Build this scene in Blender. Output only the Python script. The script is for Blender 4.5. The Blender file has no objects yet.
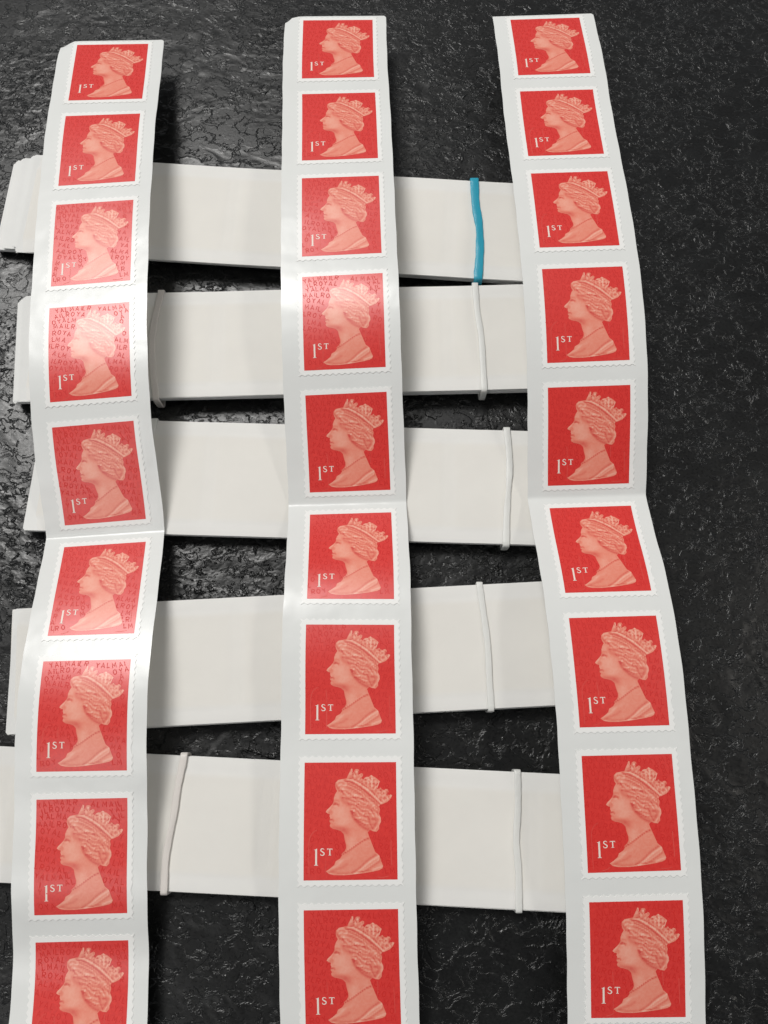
import bpy, bmesh, math, random
import numpy as np
from mathutils import Vector, Matrix
from mathutils.geometry import delaunay_2d_cdt

random.seed(7); rng = np.random.default_rng(7)
SC = bpy.context.scene
COL = SC.collection
MM = 0.001                                   # every length below is in millimetres

# ------------------------------------------------------------------ camera
cd = bpy.data.cameras.new('camera'); cam = bpy.data.objects.new('camera', cd); COL.objects.link(cam)
SC.camera = cam
cd.sensor_fit = 'VERTICAL'; cd.sensor_height = 24; cd.lens = 24*843.84/1024
cam.location = (0, 0, .18449); cam.rotation_euler = (.27708, 0, 0)
cd.clip_start = .01; cd.clip_end = 20
SC.render.resolution_x = 768; SC.render.resolution_y = 1024

# ------------------------------------------------------------------ world and lamps
w = bpy.data.worlds.new('World'); SC.world = w; w.use_nodes = True
bg = w.node_tree.nodes['Background']; bg.inputs[1].default_value = 1
# a plain room: dim overhead, paler walls towards the horizon
_tc = w.node_tree.nodes.new('ShaderNodeTexCoord'); _sp = w.node_tree.nodes.new('ShaderNodeSeparateXYZ'); _rp = w.node_tree.nodes.new('ShaderNodeValToRGB')
w.node_tree.links.new(_tc.outputs['Generated'], _sp.inputs[0]); w.node_tree.links.new(_sp.outputs['Z'], _rp.inputs[0]); w.node_tree.links.new(_rp.outputs[0], bg.inputs[0])
_e = _rp.color_ramp.elements; _e[0].position = .25; _e[0].color = (.32, .33, .34, 1); _e[1].position = .95; _e[1].color = (.10, .10, .102, 1)

def area(name, loc, target, sx, sy, power, color):
    l = bpy.data.lights.new(name, 'AREA'); l.shape = 'RECTANGLE'; l.size = sx; l.size_y = sy
    l.energy = power; l.color = color
    o = bpy.data.objects.new(name, l); COL.objects.link(o); o.location = loc
    o.rotation_euler = (Vector(target)-Vector(loc)).to_track_quat('-Z', 'Y').to_euler()
    return o
area('ceiling_light', (-.42, .66, 1.22), (-.02, .08, 0), .56, .44, 14.6, (1, .985, .96))
area('ceiling_light_behind', (-.60, -.62, 1.30), (-.05, .05, 0), .40, .28, 1.5, (1, .985, .96))
area('spot_lamp', (1.15, .12, 1.35), (0, .06, 0), .20, .20, 3.2, (1, .95, .88))

SC.view_settings.view_transform = 'Standard'; SC.view_settings.look = 'None'
SC.view_settings.exposure = 0; SC.view_settings.gamma = 1

# ------------------------------------------------------------------ helpers
def tag(o, label=None, cat=None, group=None, kind=None):
    for k, v in (('label', label), ('category', cat), ('group', group), ('kind', kind)):
        if v: o[k] = v
    return o
def empty(name, loc=(0, 0, 0), rz=0):
    o = bpy.data.objects.new(name, None); COL.objects.link(o); o.empty_display_size = .01
    o.location = loc; o.rotation_euler = (0, 0, rz); return o
def mesh(name, verts, faces, m, parent=None, smooth=True, attr=None):
    me = bpy.data.meshes.new(name)
    me.from_pydata([tuple(c*MM for c in v) for v in verts], [], [tuple(f) for f in faces])
    me.validate(); me.update()
    if smooth: me.polygons.foreach_set('use_smooth', [True]*len(me.polygons))
    if attr:
        a = me.attributes.new(attr[0], 'FLOAT', 'POINT'); a.data.foreach_set('value', np.asarray(attr[1], dtype=np.float32))
    me.materials.append(m)
    o = bpy.data.objects.new(name, me); COL.objects.link(o)
    if parent: o.parent = parent
    return o
def mat(name, color, rough=.5, spec=.5):
    m = bpy.data.materials.new(name); m.use_nodes = True
    b = m.node_tree.nodes['Principled BSDF']
    b.inputs['Base Color'].default_value = (*color, 1); b.inputs['Roughness'].default_value = rough
    b.inputs['Specular IOR Level'].default_value = spec
    return m, m.node_tree, b
def node(nt, t, **kw):
    n = nt.nodes.new(t)
    for k, v in kw.items():
        if k.startswith('i_'): n.inputs[int(k[2:])].default_value = v
        else: setattr(n, k, v)
    return n
def noise(nt, scale, detail=4, rough=.5, dist=0., vec=None):
    n = nt.nodes.new('ShaderNodeTexNoise'); n.inputs['Scale'].default_value = scale
    n.inputs['Detail'].default_value = detail; n.inputs['Roughness'].default_value = rough
    n.inputs['Distortion'].default_value = dist
    if vec: nt.links.new(vec, n.inputs['Vector'])
    return n
def ramp(nt, src, stops):
    r = nt.nodes.new('ShaderNodeValToRGB'); e = r.color_ramp.elements
    while len(e) > 1: e.remove(e[-1])
    e[0].position, c = stops[0]; e[0].color = (c, c, c, 1) if not isinstance(c, tuple) else (*c, 1)
    for p, c in stops[1:]:
        k = e.new(p); k.color = (c, c, c, 1) if not isinstance(c, tuple) else (*c, 1)
    nt.links.new(src, r.inputs[0]); return r
def bump(nt, b, height, strength, dist, chain=None):
    n = nt.nodes.new('ShaderNodeBump'); n.inputs['Strength'].default_value = strength
    n.inputs['Distance'].default_value = dist
    nt.links.new(height, n.inputs['Height'])
    if chain: nt.links.new(chain, n.inputs['Normal'])
    nt.links.new(n.outputs[0], b.inputs['Normal']); return n.outputs[0]
def mathn(nt, op, a, b_):
    n = nt.nodes.new('ShaderNodeMath'); n.operation = op
    for i, x in enumerate((a, b_)):
        if isinstance(x, (int, float)): n.inputs[i].default_value = x
        else: nt.links.new(x, n.inputs[i])
    return n.outputs[0]

# ------------------------------------------------------------------ materials
def counter_material():
    m, nt, b = mat('black_slate_laminate', (.006, .006, .006), .3, .48)
    tc = nt.nodes.new('ShaderNodeTexCoord'); mp = nt.nodes.new('ShaderNodeMapping')
    mp.inputs['Rotation'].default_value = (0, 0, math.radians(28)); mp.inputs['Scale'].default_value = (1, 1.25, 1)
    nt.links.new(tc.outputs['Object'], mp.inputs['Vector']); v = mp.outputs[0]
    big = noise(nt, 60, 3, .55, .3, v)
    pit = noise(nt, 260, 4, .58, .6, v)
    plate = ramp(nt, pit.outputs['Fac'], [(.42, 0), (.48, 1)])
    pm = ramp(nt, big.outputs['Fac'], [(.46, 1), (.60, .35)])
    grit = noise(nt, 520, 3, .55, .4, v)
    mound = ramp(nt, grit.outputs['Fac'], [(.56, 0), (.65, .8), (.72, 1)])
    patch = noise(nt, 24, 4, .6, .6, v)
    mm = ramp(nt, patch.outputs['Fac'], [(.47, .03), (.60, .95)])
    fine = noise(nt, 1500, 3, .6, .3, v)
    lump = noise(nt, 380, 2, .5, .2, v)
    c0 = bump(nt, b, mathn(nt, 'MULTIPLY', lump.outputs['Fac'], mm.outputs[0]), .45, .0005)
    c1 = bump(nt, b, mathn(nt, 'MULTIPLY', plate.outputs[0], pm.outputs[0]), .8, .00022, c0)
    c2 = bump(nt, b, mathn(nt, 'MULTIPLY', mound.outputs[0], mm.outputs[0]), 1.0, .00042, c1)
    bump(nt, b, fine.outputs['Fac'], .12, .00007, c2)
    rr = ramp(nt, fine.outputs['Fac'], [(.3, .25), (.7, .38)]); nt.links.new(rr.outputs[0], b.inputs['Roughness'])
    cl = noise(nt, 75, 8, .72, .6, v)
    cc = ramp(nt, cl.outputs['Fac'], [(.42, (.0035, .0037, .0037)), (.62, (.007, .0075, .0075)), (.76, (.016, .017, .016))])
    nt.links.new(cc.outputs[0], b.inputs['Base Color'])
    return m
M = {}
M['counter'] = counter_material()
def paper(name, col, rough, spec, wave=.0, waved=.0004, tint=.03, fibre=.06):
    m, nt, b = mat(name, col, rough, spec)
    tc = nt.nodes.new('ShaderNodeTexCoord')
    n1 = noise(nt, 60, 5, .6, 0, tc.outputs['Object'])
    lo = tuple(c*(1-tint) for c in col); hi = tuple(min(1, c*(1+tint*.6)) for c in col)
    r = ramp(nt, n1.outputs['Fac'], [(.3, lo), (.7, hi)]); nt.links.new(r.outputs[0], b.inputs['Base Color'])
    n2 = noise(nt, 2600, 3, .6, 0, tc.outputs['Object'])
    c = bump(nt, b, n2.outputs['Fac'], fibre, .00006)
    if wave:
        n3 = noise(nt, 110, 2, .5, 0, tc.outputs['Object'])
        bump(nt, b, n3.outputs['Fac'], wave, waved, c)
    return m, nt, b
M['backing'], _, _ = paper('glassine_backing', (.765, .775, .755), .27, .55, .5, .00045)
M['stamp'], _, _ = paper('stamp_paper', (.88, .875, .85), .30, .5, .25, .0003)
def bundle_paper():
    m, nt, b = paper('matte_paper', (.80, .79, .76), .7, .25, .35, .0005, .03, .12)
    src = b.inputs['Base Color'].links[0].from_socket
    at = nt.nodes.new('ShaderNodeAttribute'); at.attribute_name = 'label_zone'
    mx = nt.nodes.new('ShaderNodeMix'); mx.data_type = 'RGBA'; mx.blend_type = 'MULTIPLY'
    nt.links.new(at.outputs['Fac'], mx.inputs[0]); nt.links.new(src, mx.inputs[6])
    mx.inputs[7].default_value = (.99, .975, .95, 1)
    nt.links.new(mx.outputs[2], b.inputs['Base Color'])
    return m
M['bundle'] = bundle_paper()
M['layers'], _, _ = paper('cut_paper_edges', (.80, .80, .78), .75, .2)
def ink_material():
    m, nt, b = mat('red_print', (.71, .027, .021), .33, 1.0)
    b.inputs['IOR'].default_value = 1.47
    tc = nt.nodes.new('ShaderNodeTexCoord')
    n = noise(nt, 1700, 3, .7, 0, tc.outputs['Object'])
    r = ramp(nt, n.outputs['Fac'], [(.3, (.65, .021, .017)), (.7, (.77, .036, .027))])
    nt.links.new(r.outputs[0], b.inputs['Base Color'])
    n3 = noise(nt, 110, 2, .5, 0, tc.outputs['Object']); bump(nt, b, n3.outputs['Fac'], .25, .0003)
    return m
M['red'] = ink_material()
M['letters'], _, _ = mat('matte_overprint', (.65, .022, .018), .48, .45)
M['slit'], _, _ = mat('slit_edge', (.74, .10, .08), .5, .4)
M['value'], _, _ = mat('pale_print', (.85, .74, .66), .38, .5)
def portrait_material():
    m, nt, b = mat('portrait_print', (.8, .3, .22), .33, 1.0)
    b.inputs['IOR'].default_value = 1.47
    at = nt.nodes.new('ShaderNodeAttribute'); at.attribute_name = 'ink'
    r = ramp(nt, at.outputs['Fac'], [(0, (.60, .028, .028)), (.30, (.70, .095, .066)), (.60, (.83, .245, .165)), (1, (.95, .54, .41))])
    nt.links.new(r.outputs[0], b.inputs['Base Color'])
    tc = nt.nodes.new('ShaderNodeTexCoord')
    n3 = noise(nt, 110, 2, .5, 0, tc.outputs['Object']); bump(nt, b, n3.outputs['Fac'], .25, .0003)
    return m
M['portrait'] = portrait_material()
def rubber(name, col, rough):
    m, nt, b = mat(name, col, rough, .5)
    b.inputs['Subsurface Weight'].default_value = .3; b.inputs['Subsurface Radius'].default_value = (.001, .001, .001)
    b.inputs['Subsurface Scale'].default_value = .5
    tc = nt.nodes.new('ShaderNodeTexCoord'); n = noise(nt, 900, 3, .6, 0, tc.outputs['Object'])
    bump(nt, b, n.outputs['Fac'], .3, .0003); return m
M['band_white'] = rubber('white_rubber', (.74, .74, .71), .42)
M['band_pink'] = rubber('pinkish_rubber', (.72, .68, .64), .42)
M['band_blue'] = rubber('blue_rubber', (.03, .36, .50), .27)

# ------------------------------------------------------------------ the countertop
ct = mesh('countertop', [(-1500, -900, 0), (1500, -900, 0), (1500, 1500, 0), (-1500, 1500, 0)], [(0, 1, 2, 3)], M['counter'], smooth=False)
tag(ct, kind='structure')

# ------------------------------------------------------------------ bundles of fan-folded paper
WID = 26.7; LEN = 134.5
BUNDLES = [[137.3678, -0.059, 5.5828], [106.0102, 0.026, 5.5091], [71.517, -0.0301, 4.8396], [33.5568, 0.0524, 4.8483], [-2.3999, -0.0476, 4.1803]]                      # far edge: y = a + tan(t) x ; top height
BUNDLES[2][2] = 4.15
LEFT = [-87.5, -84.2, -78.8, -79.5, -84.0]
BL = ['thick white paper bundle furthest up the counter, crossed by the blue rubber band',
      'white paper bundle held by two pale bands, directly below the blue-banded bundle',
      'middle white paper bundle, its pale band beside the fold of the right stamp strip',
      'white paper bundle with one slightly tilted band, fourth from the top',
      'lowest white paper bundle, leaving the picture at the left, held by two white bands']
def box(V, F, c):                  # c: 4 corners xy, z0, z1
    pts, z0, z1 = c; n = len(V)
    V += [(x, y, z0) for x, y in pts]+[(x, y, z1) for x, y in pts]
    k = len(pts)
    F.append([n+i for i in range(k)][::-1]); F.append([n+k+i for i in range(k)])
    for i in range(k): F.append([n+i, n+(i+1) % k, n+k+(i+1) % k, n+k+i])
def sstep(a, b, x):
    t = np.clip((x-a)/(b-a), 0, 1); return t*t*(3-2*t)
WIDS = [27.2, 27.0, 26.7, 26.1, 25.6]
for k, dy in enumerate((.45, .6, 0, .1, -.4)): BUNDLES[k][0] += dy
BUNDLES[0][1] -= .007
def bundle(i):
    WID = WIDS[i]
    a, t, zt = BUNDLES[i]; tt = math.atan(t); x0 = LEFT[i]
    root = empty('paper_bundle', ((x0)*MM, (a+t*x0)*MM, 0), tt)     # local: x to the right, y away, far edge y = 0
    tag(root, BL[i], 'paper bundle', 'white paper bundles lying across the counter')
    V, F = [], []
    n = 20; z0 = .95; dz = (zt-.22-z0)/n
    lean = [2.2, 1.4, .8, .3, .2][i]
    for k in range(n):
        f = 1-k/(n-1)                       # 1 at the bottom
        jl, jr, jy = rng.uniform(-.5, .5), rng.uniform(-.5, .5), rng.normal(0, .11)
        rot = rng.normal(0, .0009)
        ext = 0; sl = 0
        if i == 0:
            ext = [0, 0, -.2, -.4, .2][k % 5] + 7.0*sstep(0.1, .75, f)*(.8+.2*math.sin(k*2.1)); rot += .008*sstep(.15, .6, f)-.01*sstep(.6, 1, f)
        if i == 1: ext = .9+2.0*sstep(.05, .5, f); sl = .8
        if i == 2: ext = .2*f; sl = -.5
        y0 = -WID-lean*(-f)*.8+jy; y1 = jy-lean*f*.2
        xl = -ext+jl*.4; xr = LEN+jr
        up = 1.7*sstep(.02, .35, f)*(1-.6*sstep(.5, 1, f)) if i == 0 else 0
        def P(x, y): return (x, y+rot*(x-60)+(up if x < 30 else 0))
        r = .5
        box(V, F, ([P(xl+sl*.5+r, y0), P(xr, y0), P(xr, y1), P(xl+r-sl, y1), P(xl-sl, y1-r), P(xl+sl*.5, y0+r)], z0+k*dz, z0+(k+.8)*dz))
    mesh('folded_layers', V, F, M['layers'], root, smooth=False)
    # top sheet: real relief where the labels lie under it
    xs = np.unique(np.round(np.concatenate([np.arange(0, LEN+.01, .55), [LEN]]), 3)); ys = np.linspace(-WID, 0, 58)
    X, Y = np.meshgrid(xs, ys, indexing='ij')
    ph = [3, 9, 14, 6, 20][i]
    u = (X+ph) % 26.9
    zone = sstep(3.0, 3.35, Y+WID)*sstep(3.0, 3.35, -Y)*sstep(1.4, 1.7, u)*sstep(1.4, 1.7, 26.9-u)
    edge = np.exp(-(Y+WID)/.8)+np.exp(Y/.8)
    lift = .06*zone-.10*edge+.10*np.sin(X/LEN*math.pi*2+i)*np.sin(Y/WID*math.pi)+.05*np.sin(X*.21+i*2)
    # fan-fold ends dip towards the fold
    lift -= .7*np.exp(-X/1.6)+.7*np.exp(-(LEN-X)/1.6)
    sk = [0.0, -.6, .7, .9, 0][i]*(1-sstep(0, 20, X))*(Y/WID+.5)*1.0
    Z = zt+lift; nx, ny = X.shape
    V = [(X[a_, b_]-sk[a_, b_], Y[a_, b_], Z[a_, b_]) for a_ in range(nx) for b_ in range(ny)]
    top = len(V)
    V += [(v[0], v[1], v[2]-.14) for v in V]
    F = []
    for a_ in range(nx-1):
        for b_ in range(ny-1):
            q = [a_*ny+b_, (a_+1)*ny+b_, (a_+1)*ny+b_+1, a_*ny+b_+1]; F.append(q); F.append([top+z for z in q[::-1]])
    for a_ in range(nx-1):
        p, q = a_*ny, (a_+1)*ny; F.append([p, top+p, top+q, q]); p += ny-1; q += ny-1; F.append([p, q, top+q, top+p])
    for b_ in range(ny-1):
        p, q = b_, b_+1; F.append([p, q, top+q, top+p]); p += (nx-1)*ny; q += (nx-1)*ny; F.append([p, top+p, top+q, q])
    z = (sstep(2.8, 4.2, Y+WID)*sstep(2.8, 4.2, -Y)*(.8+.2*sstep(1., 2.4, u)*sstep(1., 2.4, 26.9-u))).reshape(-1)
    o = mesh('top_sheet', V, F, M['bundle'], root, attr=('label_zone', np.concatenate([z, z])))
    o.data.set_sharp_from_angle(angle=math.radians(50))
    return root
for i in range(5): bundle(i)

# ------------------------------------------------------------------ rubber bands round the bundles
def catmull(P, n=8):
    out = []; m = len(P)
    for i in range(m-1):
        p0, p1, p2, p3 = (np.array(P[max(i-1, 0)]), np.array(P[i]), np.array(P[i+1]), np.array(P[min(i+2, m-1)]))
        for k in range(n):
            t = k/n; out.append(.5*((2*p1)+(-p0+p2)*t+(2*p0-5*p1+4*p2-p3)*t*t+(-p0+3*p1-3*p2+p3)*t**3))
    out.append(np.array(P[-1], float)); return out
def band(bi, pts, width, thick, m, label, twist=0.):
    a, t, zt = BUNDLES[bi]; WID = WIDS[bi]
    far = lambda x: a+t*x
    ct_ = math.cos(math.atan(t))
    near = lambda x: a+t*x-WID/ct_
    h = thick/2; xf, xn = pts[0], pts[-1]
    ztop = zt+h+.06
    # top run from the far edge to the near edge; pts = x at even steps
    m_ = len(pts); top = []
    for k, x in enumerate(pts):
        f = k/(m_-1); yf, yn = far(x)-.5, near(x)+.5
        top.append((x, yf+(yn-yf)*f, ztop+.06*thick*math.sin(f*math.pi)))
    top = catmull(top, 9)
    g = h+.18
    cor = lambda x, y, zz, sgn: [(x, y+sgn*g*math.sin(q), zz-g*(1-math.cos(q))) for q in np.linspace(.25, math.pi/2, 5)]
    zlow = h+.02
    path = list(top)
    path += cor(xn, near(xn)-.02+.0, ztop, -1)
    path += [(xn, near(xn)-g-.02, zlow+1.4), (xn, near(xn)-g*.8, zlow+.5), (xn, near(xn)+.1, zlow)]
    path += [(xn+(xf-xn)*k/6, near(xn)+(far(xf)-near(xn))*k/6, zlow) for k in range(1, 6)]
    path += [(xf, far(xf)-.1, zlow), (xf, far(xf)+g*.8, zlow+.5), (xf, far(xf)+g+.02, zlow+1.4)]
    path += cor(xf, far(xf)+.02, ztop, 1)[::-1]
    path = [np.array(p, float) for p in path]; n = len(path)
    org = np.array([xn*.5+xf*.5, near(xn)*.5+far(xf)*.5, 0])
    V, F = [], []; K = 12
    for i, p in enumerate(path):
        d = path[(i+1) % n]-path[i-1]; d /= np.linalg.norm(d)
        side = np.array([1., 0, 0]); side -= d*(side@d); side /= np.linalg.norm(side); nn = np.cross(side, d)
        f = i/n; wob = .9+.03*math.sin(i*1.7+bi)+.04*math.sin(i*.6)
        tw = twist*math.exp(-((i-len(top)*.55)/4.)**2)
        for k in range(K):
            q = 2*math.pi*k/K; c, s = math.cos(q), math.sin(q)
            cx = math.copysign(abs(c)**.4, c)*width/2*wob*(1-.25*abs(tw)); cz = math.copysign(abs(s)**.4, s)*thick/2*(1+.3*abs(tw))
            cz += tw*.25*cx
            V.append(tuple(p+side*cx+nn*cz-org))
    for i in range(n):
        for k in range(K):
            F.append([i*K+k, i*K+(k+1) % K, ((i+1) % n)*K+(k+1) % K, ((i+1) % n)*K+k])
    o = mesh('rubber_band', V, F, m, None)
    o.location = tuple(org*MM)
    tag(o, label, 'rubber band', 'rubber bands round the paper bundles')
    return o
band(0, [22.4, 22.5, 23.2, 23.1, 22.5], 2.3, .555, M['band_blue'], 'blue rubber band round the uppermost paper bundle, the only coloured band', .5)
band(1, [-53.0, -53.9, -54.1, -53.4, -52.3], 1.7, .5, M['band_pink'], 'pale pinkish rubber band peeking out right beside the left stamp strip, below the blue-banded bundle')
band(1, [21.7, 22.0, 22.7, 22.9, 23.0], 1.6, .5, M['band_white'], 'thin white rubber band in line right under the blue one, on the second bundle')
band(2, [28.0, 28.3, 27.9, 27.2, 26.8], 1.7, .6, M['band_white'], 'white twisted rubber band on the middle bundle, touching the right stamp strip', .9)
band(2, [-52.6, -54.4, -55.6, -56.2, -56.2], 1.7, .35, M['band_white'], 'pale rubber band round the middle bundle, almost wholly hidden beneath the left stamp strip')
band(3, [20.6, 21.3, 21.9, 22.0, 22.2], 1.5, .5, M['band_white'], 'white rubber band on the fourth bundle, the only band on it')
band(4, [-41.0, -41.9, -42.4, -43.3, -43.3], 1.6, .6, M['band_pink'], 'slanting crinkled pale rubber band on the lowest bundle, between left and middle stamp strips', .8)
band(4, [27.2, 27.0, 26.4, 26.6, 26.4], 1.5, .5, M['band_white'], 'straight white rubber band on the lowest bundle, next to the right stamp strip')

# ------------------------------------------------------------------ ribbons: the three stamp strips
HP, GP, PW = 21.499, 5.392, 17.9
Q = [
 [-69.5222, 174.4806, 9.065, 0.2105, 0.1807, 0.107, 0.081, 0.0309, 0.0055, -0.0909, -0.3334, -0.4071, -0.4093, 0.3294, 0.3303, 0.1983, -0.0588, -0.3028, -0.0056, -0.3882, 0.1032, 0.0695, 0.0415, 0.068, 0.046, 0.0677, 0.0498, 0.0793, 0.057, 0.1209, 0.0634, 0.0528, 0.0169, 0.0342, 0.0111, 0.0541, 0.0169, 0.0578, -0.0502, -0.0092, 0.0093, 0.0339, 0.05, 0.0579, 0.053, 0.0529, 0.0354, 0.03, 0.0284, 0.048, 0.0491, 0.0248, 0.0088, 0.0127, 0.0059],
 [-11.9091, 182.0197, 9.2738, 0.1599, 0.1329, 0.1307, 0.1199, 0.0284, 0.0939, -0.1776, -0.3671, -0.3681, -0.3156, 0.2468, 0.4529, 0.0798, -0.0735, -0.0158, -0.0337, -0.1769, -0.2013, 0.0181, 0.0507, 0.0315, 0.0356, 0.0298, 0.0387, 0.0306, 0.0361, 0.0484, 0.031, 0.0308, -0.005, 0.0207, 0.0052, 0.0117, 0.0138, 0.0298, -0.008, -0.024, -0.0081, 0.0089, 0.0015, -0.006, -0.0001, -0.0058, 0.0041, 0.0019, 0.0087, 0.0233, 0.0223, 0.0236, 0.0233, 0.0206, 0.0116],
 [41.7372, 183.0326, 8.7412, 0.2013, 0.0863, 0.1731, 0.123, 0.1503, 0.0046, -0.15, -0.2815, -0.4004, -0.4271, 0.2341, 0.4378, 0.1794, -0.0393, -0.0942, -0.1103, -0.1781, -0.2457, 0.0304, 0.0158, 0.0194, 0.0441, 0.0148, 0.0408, 0.0341, 0.0255, 0.0146, 0.0325, 0.034, 0.0348, 0.0456, 0.0213, 0.0262, 0.0216, 0.0053, 0.0093, 0.0205, 0.0132, -0.0051, 0.0024, -0.0048, 0.0101, 0.0334, 0.026, 0.0107, -0.0235, -0.0475, -0.0478, -0.069, -0.0394, -0.0232, -0.0167]]
for k, v in ((5, .03), (6, .045), (7, .03), (10, -.02), (11, -.03), (12, -.02)): Q[1][38+k] = v
class Ribbon:
    def __init__(self, q):
        seg = [HP if k % 2 == 0 else GP for k in range(17)]
        st = np.concatenate([[0], np.cumsum(seg)]); mid = (st[:-1]+st[1:])/2
        self.total = st[-1]; cr = mid[9]; self.crease = cr
        pit, yaw, rol = np.array(q[3:21]), np.array(q[21:38]), np.array(q[38:55])
        ds = .05; s = np.arange(-3, self.total+14, ds)
        pp = np.where(s < cr, np.interp(s, mid[:10], pit[:10]), np.interp(s, mid[9:], pit[10:]))
        k = np.exp(-np.linspace(-2, 2, 41)**2*1.2); k /= k.sum()      # the fold has a small radius
        ppad = np.pad(pp, 20, mode='edge'); sm = np.convolve(ppad, k, 'valid')
        pp = np.where(abs(s-cr) < 2, sm, pp)
        k2 = np.ones(101)/101; ppad = np.pad(pp, 50, mode='edge'); sm2 = np.convolve(ppad, k2, 'valid')
        bl = sstep(3, 6, abs(s-cr)); pp = pp*(1-bl)+sm2*bl
        yy = np.interp(s, mid, yaw); rr = np.interp(s, mid, rol)
        d = np.stack([np.sin(yy)*np.cos(pp), -np.cos(yy)*np.cos(pp), np.sin(pp)], 1)
        pos = np.cumsum(d*ds, 0); i0 = int(round(3/ds)); pos = pos-pos[i0]+np.array(q[:3])
        u = np.stack([np.cos(yy)*np.cos(rr), np.sin(yy)*np.cos(rr), np.sin(rr)], 1)
        n = np.cross(u, -d); n = np.cross(d, u)*-1 if n[0][2] < 0 else n
        n /= np.linalg.norm(n, axis=1)[:, None]
        self.s, self.pos, self.u, self.n, self.ds = s, pos, u, n, ds
    def at(self, s, t, off=0.):
        f = (np.asarray(s)-self.s[0])/self.ds; i = np.clip(f.astype(int), 0, len(self.s)-2); f = (f-i)[..., None]
        L = lambda A: A[i]*(1-f)+A[i+1]*f
        return L(self.pos)+L(self.u)*np.asarray(t)[..., None]+L(self.n)*np.asarray(off)[..., None]

# ---- flat artwork, in stamp coordinates: x to the right from the panel centre, v down from the panel top
def cdt(outline, step_x, step_y, holes=(), jitter=0.):
    """outline [(x,v)] -> verts, tris with interior grid points, so that it can bend with the paper"""
    O = np.array(outline); x0, v0 = O.min(0); x1, v1 = O.max(0)
    pts = [Vector(p) for p in outline]; edges = [(i, (i+1) % len(outline)) for i in range(len(outline))]
    gx = np.arange(x0+step_x/2, x1, step_x); gv = np.arange(v0+step_y/2, v1, step_y)
    for r, b_ in enumerate(gv):
        for a_ in gx:
            x = a_+(step_x/2 if r % 2 else 0)
            if inside(x, b_, outline) and dist_out(x, b_, O) > min(step_x, step_y)*.35: pts.append(Vector((x, b_)))
    v, e, f, *_ = delaunay_2d_cdt(pts, edges, [list(range(len(outline)))], 1, 1e-6)
    V = np.array([(p.x, p.y) for p in v]); T = []
    for t in f:
        a_, b_, c_ = (V[k] for k in t[:3]); ar = (b_[0]-a_[0])*(c_[1]-a_[1])-(b_[1]-a_[1])*(c_[0]-a_[0])
        T.append(list(t) if ar < 0 else list(t)[::-1])
    return V, T
def inside(x, y, poly):
    c = False; n = len(poly)
    for i in range(n):
        x1, y1 = poly[i]; x2, y2 = poly[i-1]
        if (y1 > y) != (y2 > y) and x < (x2-x1)*(y-y1)/(y2-y1)+x1: c = not c
    return c
def dist_out(x, y, O):
    A = O; B = np.roll(O, -1, 0); d = B-A; p = np.array([x, y])-A
    t = np.clip((p*d).sum(1)/np.maximum((d*d).sum(1), 1e-9), 0, 1)
    return np.sqrt(((p-d*t[:, None])**2).sum(1).min())

# the perforated outline of a stamp
def stamp_outline():
    m = 1.22; x0, x1, v0, v1 = -PW/2-m, PW/2+m, -m, HP+m; amp = .17
    out = []
    def side(ax, ay, bx, by, nx, ny, n, ell=None):
        N = n*8
        for k in range(N):
            f = k/N; d = -amp*math.cos(2*math.pi*n*f)*-1-amp
            if ell is not None: d = min(d, -.55*math.exp(-((f-ell)/.045)**2)+.1)
            out.append((ax+(bx-ax)*f+nx*d, ay+(by-ay)*f+ny*d))
    side(x0, v0, x1, v0, 0, -1, 15); side(x1, v0, x1, v1, 1, 0, 18, .77)
    side(x1, v1, x0, v1, 0, 1, 15); side(x0, v1, x0, v0, -1, 0, 18, .23)
    return out
STAMP = cdt(stamp_outline(), 2.2, 1.4)

def px(x, y): return ((x-69)/645*PW-PW/2, (y-52+(x-69)*.012)/822*HP)
HEAD = [(286,215),(289,192),(308,173),(345,166),(366,162),(376,140),(388,116),(397,92),(408,94),(406,116),(404,130),(416,116),(424,100),(436,95),(450,97),(456,110),(450,126),
 (442,138),(458,132),(470,124),(481,130),(480,144),(470,158),(484,170),(494,156),(508,150),(520,152),(530,143),(541,137),(550,146),(566,152),(582,166),(600,183),(592,200),
 (584,222),(576,240),(592,230),(604,226),(612,238),(628,244),(640,236),(654,240),(660,254),(652,270),(662,280),(674,274),(684,282),(672,306),(650,328),(614,344),(600,346),
 (592,360),(598,384),(592,412),(604,440),(605,466),(592,492),(592,516),(574,536),(550,533),(528,524),(512,540),(522,570),(534,600),(546,632),(562,674),(590,700),(602,736),(616,772),
 (610,790),(590,801),(545,812),(480,822),(420,830),(350,837),(280,836),(244,828),(222,810),(250,792),(280,766),(290,740),(320,722),(334,700),(330,690),(352,670),(362,650),(362,628),
 (352,590),(346,552),(326,532),(300,523),(272,517),(254,506),(249,492),(255,478),(247,467),(246,454),(253,442),(247,430),(250,413),(236,411),(221,399),(228,386),(250,365),(268,344),
 (276,324),(277,300),(286,275),(300,252),(291,236)]
HEADP = [px(*p) for p in HEAD]
def inside_mask(X, Y, poly):
    return np.array([inside(x, y, poly) for x, y in zip(X, Y)])
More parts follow.
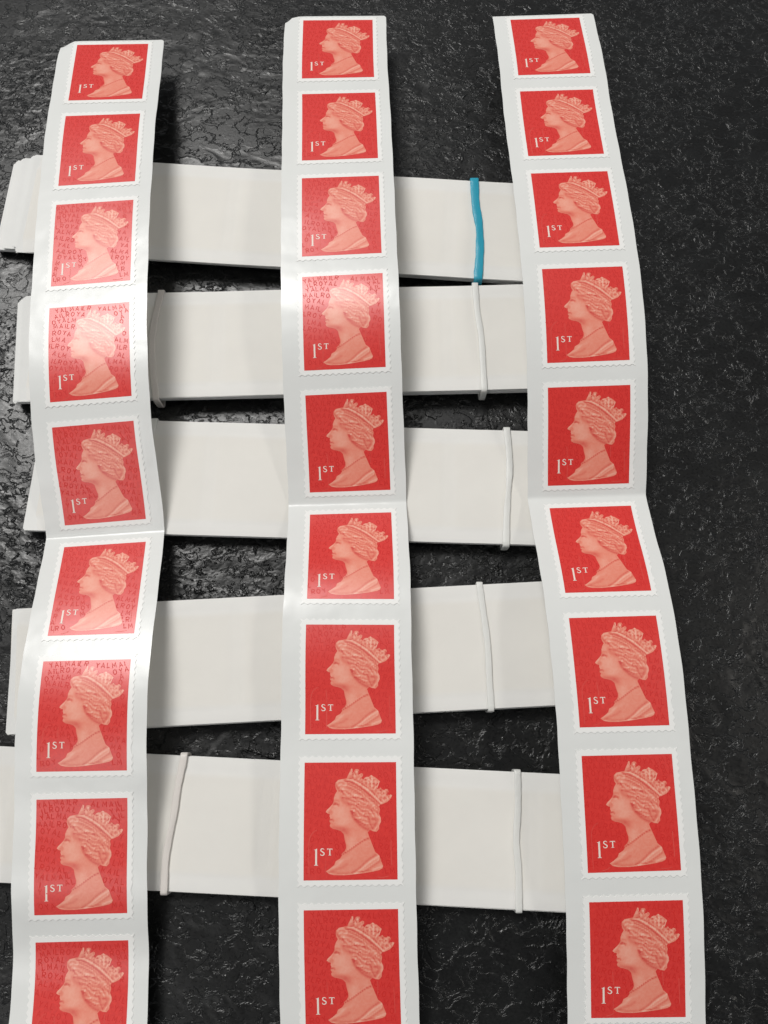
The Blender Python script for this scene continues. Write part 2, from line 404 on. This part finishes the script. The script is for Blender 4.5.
def portrait():
    V, T = cdt(HEADP, .27, .25)
    X = (V[:, 0]+PW/2)/PW*645+69; Y = V[:, 1]/HP*822+52-(X-69)*.012
    tone = np.full(len(X), .66)
    def blob(cx, cy, rx, ry, d, ang=0):
        c, s = math.cos(ang), math.sin(ang); dx, dy = X-cx, Y-cy
        a_, b_ = dx*c+dy*s, -dx*s+dy*c; tone[:] += d*np.exp(-(a_/rx)**2-(b_/ry)**2)
    def stroke(pts, wd, d):
        P = np.array([p for p in catmull([np.array(p, float) for p in pts], 6)]); A, B = P[:-1], P[1:]
        best = np.full(len(X), 1e9)
        for a_, b_ in zip(A, B):
            dd = b_-a_; t = np.clip(((X-a_[0])*dd[0]+(Y-a_[1])*dd[1])/max(dd@dd, 1e-6), 0, 1)
            best = np.minimum(best, (X-a_[0]-dd[0]*t)**2+(Y-a_[1]-dd[1]*t)**2)
        tone[:] += d*np.exp(-best/(wd*wd))
    # face and neck
    blob(315, 400, 60, 60, .14); blob(300, 300, 30, 40, .08); blob(300, 512, 70, 16, -.20, .15); blob(262, 352, 14, 20, -.10)
    blob(345, 470, 60, 30, .10, -.4); blob(360, 540, 40, 25, -.18, .6); blob(400, 600, 35, 70, .10); blob(490, 600, 20, 60, .05)
    stroke([(276, 320), (292, 314), (312, 322)], 6, -.20); stroke([(278, 345), (290, 339), (308, 350)], 7, -.42); stroke([(280, 356), (292, 358), (304, 356)], 4, .12)
    blob(285, 349, 10, 6, -.18); stroke([(243, 404), (256, 400)], 5, -.22); stroke([(250, 388), (262, 398), (262, 412)], 6, -.14)
    stroke([(246, 454), (262, 453), (278, 459)], 4.5, -.42); blob(256, 444, 9, 5, .10); blob(262, 480, 14, 5, -.12); blob(258, 496, 10, 9, .12)
    stroke([(222, 398), (248, 372), (270, 346)], 6, .14); stroke([(330, 300), (352, 330), (380, 345)], 14, -.14)
    # hair
    hair = sstep(300, 340, X)*(1-sstep(520, 545, Y))*sstep(235, 250, Y+0*X)
    for p in ([(300, 190), (330, 178), (362, 196), (350, 225), (320, 235)], [(310, 215), (330, 205), (340, 215)]): stroke(p, 6, .22)
    stroke([(292, 212), (304, 232), (330, 240)], 8, -.24); stroke([(305, 200), (320, 190), (338, 196)], 4, -.15)
    waves = [[(318, 246), (350, 262), (395, 268), (440, 300), (500, 318), (560, 372)],
             [(330, 262), (372, 285), (420, 300), (460, 335), (520, 350), (580, 400)],
             [(345, 290), (390, 318), (430, 330), (480, 365), (530, 380), (575, 425)],
             [(380, 340), (420, 352), (465, 385), (510, 400), (545, 430)],
             [(392, 372), (430, 380), (470, 420), (510, 430)],
             [(398, 400), (430, 415), (450, 445), (490, 465)], [(420, 440), (450, 465), (480, 480), (520, 500)]]
    for i, wv in enumerate(waves):
        wv = [(x+7*math.sin(x*.11+i*2), y+8*math.sin(x*.085+i*1.7)) for x, y in wv]; stroke(wv, 5, -.24); stroke([(x+6, y-12) for x, y in wv], 7, .19)
    for c in ((430, 285), (470, 300), (520, 345), (560, 360), (420, 395), (470, 440), (445, 340), (500, 405)):
        stroke([(c[0]-14, c[1]+4), (c[0], c[1]-9), (c[0]+14, c[1]+3)], 4, .20); stroke([(c[0]-12, c[1]+14), (c[0]+2, c[1]+4), (c[0]+14, c[1]+13)], 4, -.24)
    stroke([(400, 395), (410, 430), (440, 470), (480, 505), (520, 525)], 9, -.28)
    stroke([(540, 430), (575, 425), (598, 450), (585, 490), (560, 520)], 8, .18); stroke([(545, 450), (565, 450), (575, 470), (555, 500)], 6, -.22)
    stroke([(520, 440), (530, 480), (550, 515)], 6, -.25); stroke([(565, 500), (585, 505), (575, 528)], 4, -.15)
    stroke([(580, 370), (590, 395), (584, 420)], 6, -.15)
    # crown: band and stones
    stroke([(352, 178), (400, 190), (460, 225), (520, 272), (594, 340)], 7, -.42)
    stroke([(360, 168), (410, 178), (470, 213), (530, 260), (604, 336)], 6, .34)
    stroke([(368, 158), (420, 170), (480, 204), (540, 250), (612, 326)], 4, -.34)
    cr = (Y < 160+(X-360)*.62-0)*(X > 360)
    for c in ((395, 130), (437, 115), (425, 148), (465, 148), (545, 165), (520, 190), (570, 190), (545, 215), (600, 258), (640, 262), (620, 290), (655, 298), (490, 185), (585, 225)):
        blob(c[0], c[1], 8, 8, .30); blob(c[0]+9, c[1]+10, 6, 7, -.42); blob(c[0]-11, c[1]+6, 5, 6, -.30)
    for p in ([(500, 160), (540, 180), (590, 185)], [(540, 145), (545, 190), (540, 225)], [(610, 335), (650, 310), (676, 285)], [(392, 100), (384, 130), (376, 155)],
              [(560, 235), (580, 215), (595, 190)], [(590, 300), (610, 270), (640, 250)]): stroke(p, 4, .28)
    hm = inside_mask(X, Y, [(345, 175), (400, 192), (460, 228), (520, 275), (590, 345), (590, 400), (600, 450), (580, 530), (530, 520), (470, 500), (410, 440), (390, 370), (350, 300), (305, 245)])
    ang = (Y-200)*.085+(X-400)*-.035
    tone += np.where(hm, .05*np.sin(ang*2.3+1.6*np.sin(X*.045)+.8*np.sin(Y*.06))+.06*np.sin(ang*4.1+2.6*np.sin(X*.07)+1.5*np.sin(Y*.05)), 0)-.05*hm
    for p in ([(372, 200), (420, 222), (470, 256), (505, 290)], [(350, 222), (400, 236), (450, 262), (490, 296)], [(520, 300), (560, 330), (585, 362)]): stroke(p, 5, -.22); stroke([(x+4, y-10) for x, y in p], 5, .2)
    for c in ((398, 108), (412, 132), (430, 132), (450, 112), (470, 142), (498, 172), (534, 160), (560, 175), (556, 200), (580, 212), (606, 246), (626, 262), (646, 256), (632, 300), (606, 300), (660, 290)): blob(c[0], c[1], 4.5, 5.5, -.5)
    nz = np.random.default_rng(3).normal(0, 1, len(X)); tone += np.where(cr, .10, .02)*nz
    # necklace and drapery
    stroke([(332, 694), (380, 668), (440, 625), (480, 598), (518, 582)], 4.2, -.40); stroke([(334, 686), (380, 660), (440, 616), (478, 590)], 3.5, .12)
    for p, wd, d in (([(420, 826), (470, 790), (530, 740), (590, 705)], 7, .26), ([(400, 822), (450, 790), (510, 735), (575, 690)], 6, -.24),
                     ([(470, 818), (530, 780), (596, 735)], 6, -.26), ([(480, 806), (540, 765), (598, 722)], 6, .22), ([(530, 808), (580, 785), (612, 775)], 6, .24),
                     ([(235, 812), (320, 822), (420, 818), (540, 800)], 5, -.20), ([(240, 800), (290, 775), (330, 740)], 8, .14), ([(262, 806), (320, 790), (370, 760)], 8, -.12),
                     ([(228, 814), (280, 832), (350, 832), (480, 818)], 5, .16), ([(300, 745), (350, 730), (400, 700)], 10, .08), ([(346, 590), (356, 640), (345, 675)], 9, -.15)):
        stroke(p, wd, d)
    # a slightly redder rim all round, as ink gain does
    tone = .62+(tone-.66)*1.12
    return V, T, np.clip(tone, .06, 1)
PORT = portrait()

# lettering as bent flat strokes
def poly_stroke(P, wd):
    P = [np.array(p, float) for p in P]; V, F = [], []
    for i, p in enumerate(P):
        d0 = P[i]-P[i-1] if i else P[1]-P[0]; d1 = P[i+1]-P[i] if i < len(P)-1 else d0
        d0 = d0/np.linalg.norm(d0); d1 = d1/np.linalg.norm(d1); nn = np.array([-d0[1]-d1[1], d0[0]+d1[0]]); nn /= max(np.linalg.norm(nn), 1e-6)
        sc = 1/max(.5, nn@np.array([-d0[1], d0[0]]))
        ww = wd[i] if isinstance(wd, (list, tuple)) else wd
        V += [p+nn*ww/2*sc, p-nn*ww/2*sc]
        if i: k = 2*i; F.append([k-2, k-1, k+1, k])
    return V, F
GL = {'R': [[(0, 1), (0, 0), (.5, 0), (.7, .15), (.7, .38), (.5, .52), (.08, .52)], [(.32, .6), (.72, 1)]],
      'O': [[(.38, 0), (.12, .15), (0, .5), (.12, .85), (.38, 1), (.64, .85), (.76, .5), (.64, .15), (.38, 0.0)]],
      'Y': [[(0, 0), (.36, .5), (.36, 1)], [(.72, 0), (.42, .42)]],
      'A': [[(0, 1), (.38, 0), (.76, 1)], [(.2, .68), (.56, .68)]],
      'L': [[(0, 0), (0, 1), (.6, 1)]], 'M': [[(0, 1), (.06, 0), (.42, .7), (.78, 0), (.84, 1)]], 'I': [[(.1, 0), (.1, 1)]]}
ADV = {'R': 1.05, 'O': 1.1, 'Y': 1.05, 'A': 1.08, 'L': .9, 'M': 1.2, 'I': .5}
def security(seed):
    r = random.Random(seed); V, F = [], []; txt = 'ROYALMAIL'; n = 0
    row = 0; v = .35
    while v < HP-1.3:
        k = (row*4+seed) % 9; x = -PW/2+.15-(row % 3)*.3; hgt = 1.0
        while x < PW/2-.9:
            ch = txt[k % 9]; adv = ADV[ch]*1.08
            bend = 0.75*math.sin((x+row)*.42)*math.exp(-((v-8)/9)**2)
            cx, cy = x+.4+r.uniform(-.08, .08), min(max(v+bend+.5+r.uniform(-.1, .1), .62), HP-.65)
            if -PW/2+.5 < cx < PW/2-.55 and not (inside(cx, cy, HEADP) or dist_out(cx, cy, HP_ARR) < .36) and not (-7.4 < cx < -3.0 and 15.4 < cy < 18.9):
                a = .30*math.cos((x+row)*.42)+r.uniform(-.1, .1)
                for st in GL[ch]:
                    P = []
                    for (gx, gy) in st:
                        dx, dy = (gx-.4)*.9, (gy-.5)*hgt
                        P.append((cx+dx*math.cos(a)-dy*math.sin(a), cy+dx*math.sin(a)+dy*math.cos(a)))
                    v_, f_ = poly_stroke(P, .17); V += v_; F += [[n+q for q in f] for f in f_]; n += len(v_)
            x += adv; k += 1
        v += 1.45; row += 1
    return np.array(V), F
HP_ARR = np.array(HEADP)
SEC = [security(s) for s in range(3)]
def orient(V, F):
    V = np.array(V); out = []
    for f in F:
        a_ = sum(V[f[i-1]][0]*V[f[i]][1]-V[f[i]][0]*V[f[i-1]][1] for i in range(len(f)))
        out.append(list(f) if a_ < 0 else list(f)[::-1])
    return V, out
def value_mark():
    V, F = [], []
    def poly(P):
        n = len(V); V.extend(px(*p) for p in P); F.append(list(range(n, n+len(P))))
    # 1
    poly([(149, 660), (162, 652), (162, 766), (149, 766)]); poly([(140, 661), (148.6, 659), (148.6, 665)])
    poly([(142, 766.4), (169, 766.4), (169, 770.5), (142, 770.5)])
    # T
    poly([(231, 653), (268, 653), (268, 658), (231, 658)]); poly([(246, 658.4), (254, 658.4), (254, 696), (246, 696)]); poly([(241, 696.3), (259, 696.3), (259, 700), (241, 700)])
    poly([(231, 658.3), (234, 658.3), (231, 667)]); poly([(265, 658.3), (268, 658.3), (268, 667)])
    # S
    S = catmull([(211, 661), (203, 654), (191, 656), (188, 667), (199, 676), (209, 683), (210, 693), (200, 700), (188, 697), (185, 689)], 3)
    v_, f_ = poly_stroke([px(*p) for p in S], [.09+.12*math.sin(math.pi*k/(len(S)-1)) for k in range(len(S))]); n = len(V)
    V.extend(tuple(p) for p in v_); F.extend([[n+q for q in f] for f in f_])
    return orient(V, F)
VALUE = value_mark()
def slits(seed):
    r = random.Random(seed); V, F = [], []
    for P in ([(108, 850), (106, 720), (108, 600), (130, 545), (160, 525)], [(222, 640), (221, 600), (218, 545)], [(222, 830), (221, 780), (223, 700)], [(562, 640), (563, 590), (562, 545)],
              [(676, 770), (674, 700), (672, 590)], [(170, 860), (205, 850), (222, 835)], [(575, 850), (620, 850), (655, 842)]):
        if r.random() < .2: continue
        Q_ = [px(x+r.uniform(-2, 2), y) for x, y in P]
        v_, f_ = poly_stroke(catmull([np.array(q) for q in Q_], 3), .06+.05*r.random()); n = len(V); V += [tuple(p) for p in v_]; F += [[n+q for q in f] for f in f_]
    return orient(V, F)

def strip(q, delta, label, chamfer, glossy):
    R = Ribbon(q)
    org = R.at(np.array([R.total/2]), np.array([0.]))[0]; org[2] = 0
    root = empty('stamp_strip', tuple(org*MM))
    tag(root, label, 'stamp strip', 'strips of red stamps on backing paper')
    # backing paper
    s0, s1 = -1.75, R.total+12
    ss = np.unique(np.round(np.concatenate([np.arange(s0, s1, 1.0), np.arange(R.crease-4, R.crease+4, .2), np.arange(s0, s0+2.2, .2), [s1]]), 3))
    NT = 15; V = []; HW = 13.08
    cxl, cyl = chamfer
    for s in ss:
        l = -HW+delta+cxl*max(0, 1-(s-s0)/cyl)**1.0; r_ = HW+delta-(.5*max(0, 1-(s-s0)/.5))
        l += .04*math.sin(s*.7); r_ += .04*math.sin(s*.55+1)
        tt = np.linspace(l, r_, NT)
        curl = .0*tt
        if cxl: curl = -.9*np.exp(-((tt-(-HW+delta))/2.2)**2)*math.exp(-((s-s0)/3.2)**2)
        V += list(R.at(np.full(NT, s), tt, np.zeros(NT)+curl)-org)
    n = len(V); ns = len(ss)
    for s_i, s in enumerate(ss):
        row = np.array(V[s_i*NT:(s_i+1)*NT]); V += list(row-R.at(np.array([s]), np.array([0.]), np.array([1.]))[0]*.1+R.at(np.array([s]), np.array([0.]), np.array([0.]))[0]*.1)
    F = []
    for a_ in range(ns-1):
        for b_ in range(NT-1):
            f = [a_*NT+b_, (a_+1)*NT+b_, (a_+1)*NT+b_+1, a_*NT+b_+1]; F.append(f); F.append([n+k for k in f[::-1]])
        p, r2 = a_*NT, (a_+1)*NT; F.append([p, n+p, n+r2, r2]); p += NT-1; r2 += NT-1; F.append([p, r2, n+r2, n+p])
    for b_ in range(NT-1):
        F.append([b_, b_+1, n+b_+1, n+b_]); p = (ns-1)*NT+b_; F.append([p, n+p, n+p+1, p+1])
    bp = mesh('backing_paper', V, F, M['backing'], root); bp.data.set_sharp_from_angle(angle=math.radians(60))
    def flat(name, art, s_top, off, m, parent, attr=None, thick=0):
        V2, F2 = art; V2 = np.asarray(V2)
        P = R.at(s_top+V2[:, 1], V2[:, 0], np.full(len(V2), off))-org
        P = list(P); F2 = [list(f) for f in F2]
        if thick:
            nn = len(P); k = thick
            P += list(R.at(s_top+V2[:k, 1], V2[:k, 0], np.full(k, .005))-org)
            for i in range(k): F2.append([i, (i+1) % k, nn+(i+1) % k, nn+i])
        o = mesh(name, P, F2, m, parent, attr=attr)
        return o
    gx = np.linspace(-PW/2, PW/2, 14); gv = np.linspace(0, HP, 22)
    pV = [(x, v) for v in gv for x in gx]; pF = [[r_*14+c+1, r_*14+c, (r_+1)*14+c, (r_+1)*14+c+1][::-1] for r_ in range(21) for c in range(13)]
    pV, pF = orient(pV, pF)
    for i in range(9):
        st = i*(HP+GP)
        so = flat('stamp', STAMP, st, .11, M['stamp'], root, thick=len(stamp_outline()))
        so.data.set_sharp_from_angle(angle=math.radians(40))
        flat('printed_panel', (pV, pF), st, .130, M['red'], so)
        sv, sf = SEC[(i+int(org[0])) % 3]; sv, sf = orient(sv, sf)
        flat('security_lettering', (sv, sf), st, .142, M['letters'], so)
        flat('slit', slits(i*7+int(org[0])), st, .146, M['slit'], so)
        flat('portrait', PORT[:2], st, .150, M['portrait'], so, attr=('ink', PORT[2]))
        flat('value_lettering', VALUE, st, .160, M['value'], so)
    return root
strip(Q[0], -.28, 'left strip of red stamps, glossiest of the three, with white glare on its backing', (3.6, 1.5), True)
strip(Q[1], -.65, 'middle strip of red stamps, running straight down between the two others', (1.8, 1.6), True)
strip(Q[2], -.30, 'right strip of red stamps, slanting and bulging outwards, matte with no glare', (0, 1), False)

SC.render.engine = 'CYCLES'
